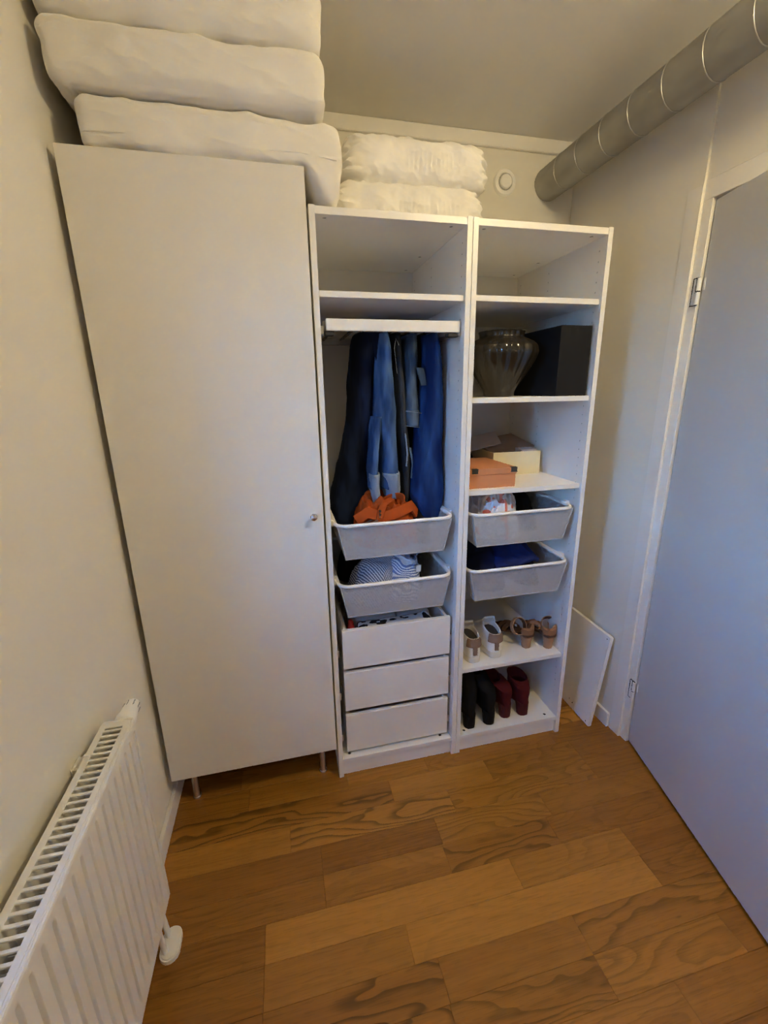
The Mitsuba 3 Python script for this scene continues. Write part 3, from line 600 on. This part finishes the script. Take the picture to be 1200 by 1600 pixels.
def sandal(x, y, rz, lab, side, tilt):
    S = thing('sandal', lab, 'shoe', 'tan heeled sandals on the shoe shelf')
    pl = lambda m: place(m, x, y, S4 + .0005, rz)
    put(S, 'heel', pl(loft([ring(.006, .040, .018, .018, 0, 32), ring(.003, .046, .020, .020, .03, 32), ring(-.003, .056, .026, .026, .062, 32)])), 'm_tan_light', 45)
    sole = []
    for (y_, z_, w_) in ((-.006, .066, .016), (.006, .064, .026), (.03, .062, .029), (.06, .055, .028), (.11, .034, .030), (.16, .012, .039), (.20, .006, .036), (.235, .007, .018)):
        sole.append([(-w_, y_, z_ - .004), (w_, y_, z_ - .004), (w_, y_, z_ + .005), (-w_, y_, z_ + .005)])
    put(S, 'insole', pl(loft(sole)), 'm_brown_dark', 50)
    a = np.radians(np.linspace(185, 355, 16))
    def wall(r, z, t): 
        p = lambda r: np.stack([r * np.cos(a), .026 + r * 1.05 * np.sin(a), z + .012 * np.sin(a + .5)], 1)
        return np.vstack([p(r), p(r - t)[::-1]])
    put(S, 'heel_counter', pl(loft([wall(.028, .066, .003), wall(.031, .084, .003), wall(.030, .104, .003)])), 'm_tan', 45)
    th = np.linspace(0, 2 * np.pi, 37)[:-1]; t_ = math.radians(tilt)
    u, v = np.array([1, 0, 0.12]), np.array([0, math.cos(t_), math.sin(t_)]); c = np.array([side * .030, .046, .094])
    put(S, 'ankle_strap', pl(strip(c + .033 * np.cos(th)[:, None] * u + .036 * np.sin(th)[:, None] * v, np.cross(u, v), .026, .0035, True)), 'm_tan_light', 50)
    put(S, 'ankle_lining', pl(strip(c + .0305 * np.cos(th)[:, None] * u + .0335 * np.sin(th)[:, None] * v, np.cross(u, v), .025, .0015, True)), 'm_brown_dark', 50)
    for yy, zz, w_ in ((.135, .024, .026), (.175, .012, .022)):
        b = np.radians(np.linspace(0, 180, 12)); put(S, 'toe_strap', pl(strip(np.stack([.042 * np.cos(b), b * 0 + yy, zz + .032 * np.sin(b)], 1), (0, 1, 0), w_, .003)), 'm_tan', 50)
    put(S, 'buckle_strap', pl(strip([(side * -.018, .03, .110), (side * -.038, .016, .116), (side * -.050, .004, .102), (side * -.046, .000, .088)], (0, .3, 1), .013, .0025)), 'm_tan', 50)
sandal(.862, .072, 6, 'tan heeled sandal with a large open ankle strap, near the sneakers', -1, 62)
sandal(.947, .046, -8, 'tan heeled sandal touching the right side panel', .25, 38)
def boot(x, y, z, rz, h, m, mh, lab, grp, name, lean_=(0, 0), L=.24):
    S = thing(name, lab, 'boot', grp); pl = lambda q: place(q, x, y, z + .0005, rz)
    put(S, 'heel', pl(loft([ring(0, .045, .024, .024, 0, 36), ring(-.001, .052, .026, .026, .03, 36), ring(-.002, .065, .028, .028, .062, 36)])), mh, 45)
    Rg = [ring(-.002, L, .034, .027, .058, z1=.004), ring(-.004, L, .037, .030, .070, z1=.014), ring(-.004, L - .02, .036, .032, .084, z1=.040), ring(-.002, L - .10, .033, .033, .105, z1=.085), ring(.000, .105, .034, .034, .130, z1=.128)]
    lx, ly = lean_
    for t in np.linspace(.25, 1, 5):
        z_ = .13 + (h - .13) * t; q = ring(.002, .110 + .01 * t, .036 + .004 * t, .036 + .004 * t, z_); q[:, 0] += lx * t ** 1.5; q[:, 1] += ly * t ** 1.5; q[:, :2] += .004 * np.sin(t * 17 + q[:, 2:3] * 60); Rg.append(q)
    q = Rg[-1].copy(); c = q.mean(0); q = c + (q - c) * .9; Rg.append(q); q = q.copy(); q[:, 2] -= .05; Rg.append(q)
    put(S, 'shaft', pl(loft(Rg)), m, 45)
    return S
boot(.580, .030, S5, -6, .275, 'm_black_leather', 'm_black_leather', 'black boot with a block heel nearest the divider on the bottom panel', 'black boots', 'black_boot', (-.01, .05))
boot(.672, .030, S5, -7, .215, 'm_black_leather', 'm_black_leather', 'black boot with a block heel beside the burgundy boots', 'black boots', 'black_boot', (-.05, .06))
boot(.762, .050, S5, -4, .150, 'm_burgundy', 'm_burgundy_heel', 'burgundy ankle boot with a flopped shaft next to the black boots', 'burgundy boots', 'burgundy_boot', (-.035, .05), .22)
boot(.846, .044, S5, -3, .150, 'm_burgundy', 'm_burgundy_heel', 'burgundy ankle boot farther right on the bottom panel', 'burgundy boots', 'burgundy_boot', (.0, .03), .22)

# ------------------------------------------------------------------ hanging jeans
def back(levels, d):
    """the same cloth d metres further into the wardrobe and as much larger"""
    out = []
    for z, a, b, c, e in levels:
        k = (1.4055 + c + d) / (1.4055 + c)
        out.append((min(1.722, 1.5033 + (z - 1.5033) * k), -.1219 + (a + .1219) * k, -.1219 + (b + .1219) * k, c + d, e + d * .5))
    return out
def jeans(lab, m, levels, seed, wr=.004, name='jeans', ct='jeans', group='trousers hanging in the open wardrobe', e=2.3):
    J = thing(name, lab, ct, group); put(J, 'leg', garment(levels, wr=wr, seed=seed, e=e), m, True); return J
D1, D2, D3, D4, D6 = .16, .10, .12, .11, .06
J1 = jeans('dark navy jeans hanging leftmost and trailing into the basket', 'm_denim_navy', back([(1.692, .150, .205, .06, .36), (1.66, .138, .222, .055, .38), (1.56, .128, .208, .06, .38), (1.45, .118, .202, .062, .38), (1.35, .100, .196, .07, .38), (1.22, .062, .192, .08, .36), (1.12, .040, .196, .08, .34), (1.05, .036, .195, .07, .32), (1.0, .075, .165, .09, .28)], D1), 1, .008)
put(J1, 'leg', garment(back([(1.688, .176, .226, .05, .14), (1.64, .188, .236, .047, .16), (1.60, .200, .232, .05, .15), (1.56, .205, .228, .055, .13)], D1), wr=.004, seed=15), 'm_denim_navy', True)
J2 = jeans('mid blue faded jeans with turned-up pale cuffs', 'm_denim_blue', back([(1.690, .222, .250, .06, .36), (1.62, .212, .262, .05, .36), (1.50, .205, .274, .05, .36), (1.40, .200, .280, .055, .34), (1.30, .214, .282, .06, .32), (1.20, .216, .284, .06, .28), (1.165, .220, .286, .06, .26)], D2), 2, .006)
put(J2, 'leg', garment(back([(1.42, .190, .225, .06, .30), (1.34, .181, .214, .055, .28), (1.24, .174, .204, .055, .24), (1.165, .174, .205, .056, .22)], D2), wr=.005, seed=6), 'm_denim_blue', True)
put(J2, 'cuff', garment(back([(1.222, .216, .288, .052, .29), (1.19, .219, .290, .050, .29), (1.160, .224, .290, .050, .28), (1.130, .230, .286, .054, .28)], D2), wr=.005, seed=8), 'm_denim_cuff', True, label='pale turned-up cuff')
put(J2, 'cuff', garment(back([(1.222, .172, .210, .048, .23), (1.17, .174, .208, .047, .22), (1.105, .186, .212, .052, .20)], D2), wr=.005, seed=9), 'm_denim_cuff', True, label='pale turned-up cuff')
J3 = jeans('charcoal jeans with frayed edges hanging between the blue pairs', 'm_denim_char', back([(1.690, .262, .300, .08, .36), (1.55, .270, .308, .07, .36), (1.40, .280, .318, .07, .34), (1.28, .290, .328, .07, .30), (1.18, .290, .328, .07, .28), (1.10, .285, .314, .07, .24)], D3), 3, .005)
def on(pts, d):
    return np.array([[r[1], r[3], r[0]] for r in back([(z, x, x, y, y) for x, y, z in pts], d)])
put(J3, 'frayed_edge', strip(on([(.300, .066, 1.36), (.306, .063, 1.29), (.302, .062, 1.245)], D3), (1, 0, 0), .006, .004), 'm_denim_cuff', 45); put(J3, 'frayed_edge', strip(on([(.318, .070, 1.31), (.327, .066, 1.25), (.322, .066, 1.20)], D3), (1, 0, 0), .008, .004), 'm_denim_slate', 45)
put(J3, 'outline_seam', tube(on([(.274, .072, 1.56), (.266, .076, 1.640), (.272, .078, 1.672), (.282, .076, 1.650)], D3), .0013, 6), 'm_denim_cuff', True)
J3b = jeans('black jeans ending in a loose hem over the orange clothing', 'm_black_cloth', back([(1.690, .236, .262, .10, .36), (1.40, .246, .272, .10, .34), (1.18, .232, .275, .09, .28), (1.095, .222, .268, .075, .24)], D3), 23)
put(J3b, 'hem', garment(back([(1.132, .226, .270, .072, .25), (1.092, .222, .266, .070, .24)], D3), wr=.002, seed=24), 'm_denim_char', True, label='charcoal turned hem')
J4 = jeans('slate blue denim shorts hanging in the middle with a stitched cuff', 'm_denim_slate', back([(1.690, .322, .358, .08, .36), (1.60, .306, .360, .075, .36), (1.52, .304, .358, .07, .36), (1.45, .302, .364, .07, .36), (1.425, .302, .366, .07, .36)], D4), 4, .005)
put(J4, 'cuff', garment(back([(1.438, .300, .368, .066, .365), (1.41, .300, .369, .064, .365), (1.382, .302, .369, .065, .36)], D4), wr=.002, seed=18), 'm_denim_slate', True)
for z_ in (1.436, 1.386): put(J4, 'stitching', strip(on([(.302, .0690, z_), (.316, .0632, z_ - .002), (.345, .0628, z_ - .006), (.366, .068, z_ - .010)], D4), (0, 0, 1), .0016, .0016), 'm_denim_cuff')
put(J4, 'pocket_flap', garment(back([(1.578, .338, .362, .058, .12), (1.55, .346, .370, .056, .12), (1.520, .354, .376, .060, .12)], D4), wr=.003, seed=19), 'm_denim_slate', True)
J5 = jeans('black trousers hanging behind the denim shorts', 'm_black_cloth', back([(1.690, .352, .392, .14, .38), (1.50, .350, .410, .14, .38), (1.30, .335, .415, .15, .38), (1.15, .315, .405, .16, .36), (1.08, .32, .395, .17, .34)], .10), 5)
J6 = jeans('bright royal blue jeans hanging in front on the right', 'm_denim_royal', back([(1.690, .392, .420, .06, .30), (1.62, .392, .434, .055, .30), (1.50, .384, .448, .055, .30), (1.38, .368, .452, .055, .28), (1.26, .350, .456, .055, .26), (1.14, .338, .458, .05, .25), (1.09, .346, .452, .05, .24), (1.045, .364, .438, .055, .22), (1.020, .385, .424, .07, .20)], D6), 6, .008)
J7 = jeans('dark navy trousers hanging rightmost behind the royal blue jeans', 'm_denim_navy', back([(1.690, .418, .446, .12, .34), (1.56, .424, .452, .12, .34), (1.40, .428, .452, .13, .34), (1.28, .432, .450, .14, .34)], .10), 7)

# ------------------------------------------------------------------ clothing in the baskets
zb1, zb2 = .9345, .708
one('navy_trousers', heap(.172, .33, zb1, .095, .15, .105, 31, .9, 64, 22, 14), 'm_denim_navy', 'dark navy trousers heaped at the left of the orange clothing', 'trousers', 60)
og = thing('orange_garment', 'crumpled orange jacket in the basket under the jeans', 'jacket')
put(og, 'body', heap(.250, .185, zb1, .130, .135, .145, 4, 1.9, 130, 46, 21, 2.2), 'm_orange_cloth', 60)
a = np.radians(np.linspace(-30, 250, 26))
put(og, 'collar', strip(np.stack([.262 + .046 * np.cos(a), .120 + .040 * np.sin(a), 1.100 + .018 * np.sin(a + .9)], 1), (.1, -.35, 1), .026, .006), 'm_orange_cloth', 50)
put(og, 'placket', strip([(.196, .060, 1.030), (.200, .058, 1.060), (.208, .066, 1.084), (.226, .090, 1.108), (.262, .115, 1.116)], (1, .2, .1), .026, .006), 'm_orange_cloth', 50)
for z_ in (1.088, 1.076): put(og, 'button', cyl((.203, .064, z_), (.202, .054, z_), .0040, 12), 'm_dark', label='dark snap button')
put(og, 'sleeve', strip([(.120, .085, 1.052), (.16, .075, 1.082), (.215, .070, 1.060), (.28, .085, 1.072), (.335, .11, 1.085), (.36, .13, 1.05)], (0, .4, 1), .042, .014), 'm_orange_cloth', 50)
one('belt', tube([(.175 + .026 * math.cos(t), .055 + .030 * math.sin(t), 1.055 + .012 * math.cos(t + .4)) for t in np.linspace(0, 5.2, 22)], .0035, 8), 'm_taupe', 'grey looped cord at the front of the orange clothing', 'cord', True)
one('black_garment', heap(.385, .24, zb1, .045, .15, .135, 36, 1.0, 56, 20, 16), 'm_black_cloth', 'black garment at the right end of the orange clothing basket', 'garment', 60, 'black garments in the mesh baskets')
s1 = one('striped_garment', heap(.168, .175, zb2, .092, .12, .175, 41, 1.0, 120, 40, 13, 2.3, (.42, 0)), 'm_striped', 'pinstriped navy and white shirt in the second basket', 'shirt', 60)
s2 = thing('striped_garment', 'blue and white wide-striped crumpled shirt in the second basket', 'shirt')
put(s2, 'body', heap(.300, .17, zb2, .082, .115, .165, 44, 2.0, 130, 44, 21, 2.2), 'm_striped_blue', 60)
a = np.linspace(0, 2 * np.pi, 28)
put(s2, 'collar', strip(np.stack([.318 + .048 * np.cos(a), .130 + .030 * np.sin(a * 1.0), .872 + .016 * np.sin(2 * a + .5)], 1)[:-4], (.1, -.3, 1), .026, .006), 'm_striped_blue', 50)
put(s2, 'label', slab(.020, .004, .030, (.357, .086, .838), 10, 0, 4), 'm_white_leather')
one('black_garment', heap(.370, .34, zb2, .055, .18, .115, 47, .8, 56, 20, 14), 'm_black_cloth', 'black garment behind the striped shirts', 'garment', 60, 'black garments in the mesh baskets')
one('black_garment', heap(.16, .40, zb2, .085, .10, .15, 49, .8, 56, 20, 14), 'm_black_cloth', 'black garment at the back left of the striped shirts', 'garment', 60, 'black garments in the mesh baskets')
dz = .512
one('folded_shirt', cushion(.100, .275, .115, .42, dz, dz + .128, .018, 26, .006, 61, 10.), 'm_grey_cloth', 'light grey folded shirt in the open top drawer', 'shirt', True, 'grey folded shirts in the open drawer')
one('folded_shirt', cushion(.278, .415, .115, .40, dz, dz + .125, .018, 26, .006, 62, 10.), 'm_grey_cloth', 'light grey folded shirt at the right of the open drawer', 'shirt', True, 'grey folded shirts in the open drawer')
one('printed_shirt', cushion(.110, .405, .042, .112, dz, dz + .122, .014, 40, .006, 63, 10.), 'm_printed', 'white shirt with a black print at the front of the open drawer', 'shirt', True)
one('red_garment', heap(.084, .085, dz, .022, .045, .135, 66, .6, 40, 14, 20), 'm_red_cloth', 'small red garment at the left front of the open drawer', 'garment', 60)
one('plastic_bag', heap(.688, .165, zb1, .112, .13, .150, 71, 1.9, 130, 44, 24, 2.2), 'm_shop_bag', 'crumpled white and red plastic bag in the upper right basket', 'bag', 60)
one('brown_garment', heap(.650, .39, zb1, .075, .10, .120, 73, .8, 56, 20, 14), 'm_pink_cloth', 'pale brown garment behind the plastic bag', 'garment', 60)
one('black_garment', heap(.860, .30, zb1, .062, .18, .130, 75, .8, 56, 20, 14), 'm_black_cloth', 'black garment to the right of the plastic bag', 'garment', 60, 'black garments in the mesh baskets')
one('navy_garment', heap(.672, .26, zb2, .098, .20, .150, 81, .8, 64, 24, 12), 'm_navy_cloth', 'very dark navy garment filling the lower right basket', 'garment', 60)
fb = thing('blue_garment', 'blue folded garment lying on the navy clothes', 'garment')
def fold(pts, w, d, y0, y1, seed):
    m = strip(np.array(pts), (0, 1, .3), w, d); m = m.subdivide_to_size(.012); q = m.vertices * 30
    m.vertices[:, 2] += (meshkit.fbm(q, 3, seed) - .5) * .016; m.vertices[:, 0] += (meshkit.fbm(q + 9, 2, seed) - .5) * .012; return m
put(fb, 'layer', fold([(.70, .16, .826), (.735, .15, .842), (.79, .15, .838), (.84, .155, .852), (.872, .16, .842)], .17, .018, 0, 0, 3), 'm_blue_cloth', 60)
put(fb, 'layer', fold([(.725, .13, .806), (.765, .12, .826), (.805, .12, .838), (.845, .13, .842), (.868, .135, .832)], .12, .014, 0, 0, 5), 'm_blue_cloth', 60)
one('black_garment', heap(.855, .25, zb2, .066, .18, .115, 85, .8, 56, 20, 14), 'm_black_cloth', 'black garment under the blue folded garment', 'garment', 60, 'black garments in the mesh baskets')
for _m in [k for k in scene if k.startswith('m_')]: pass
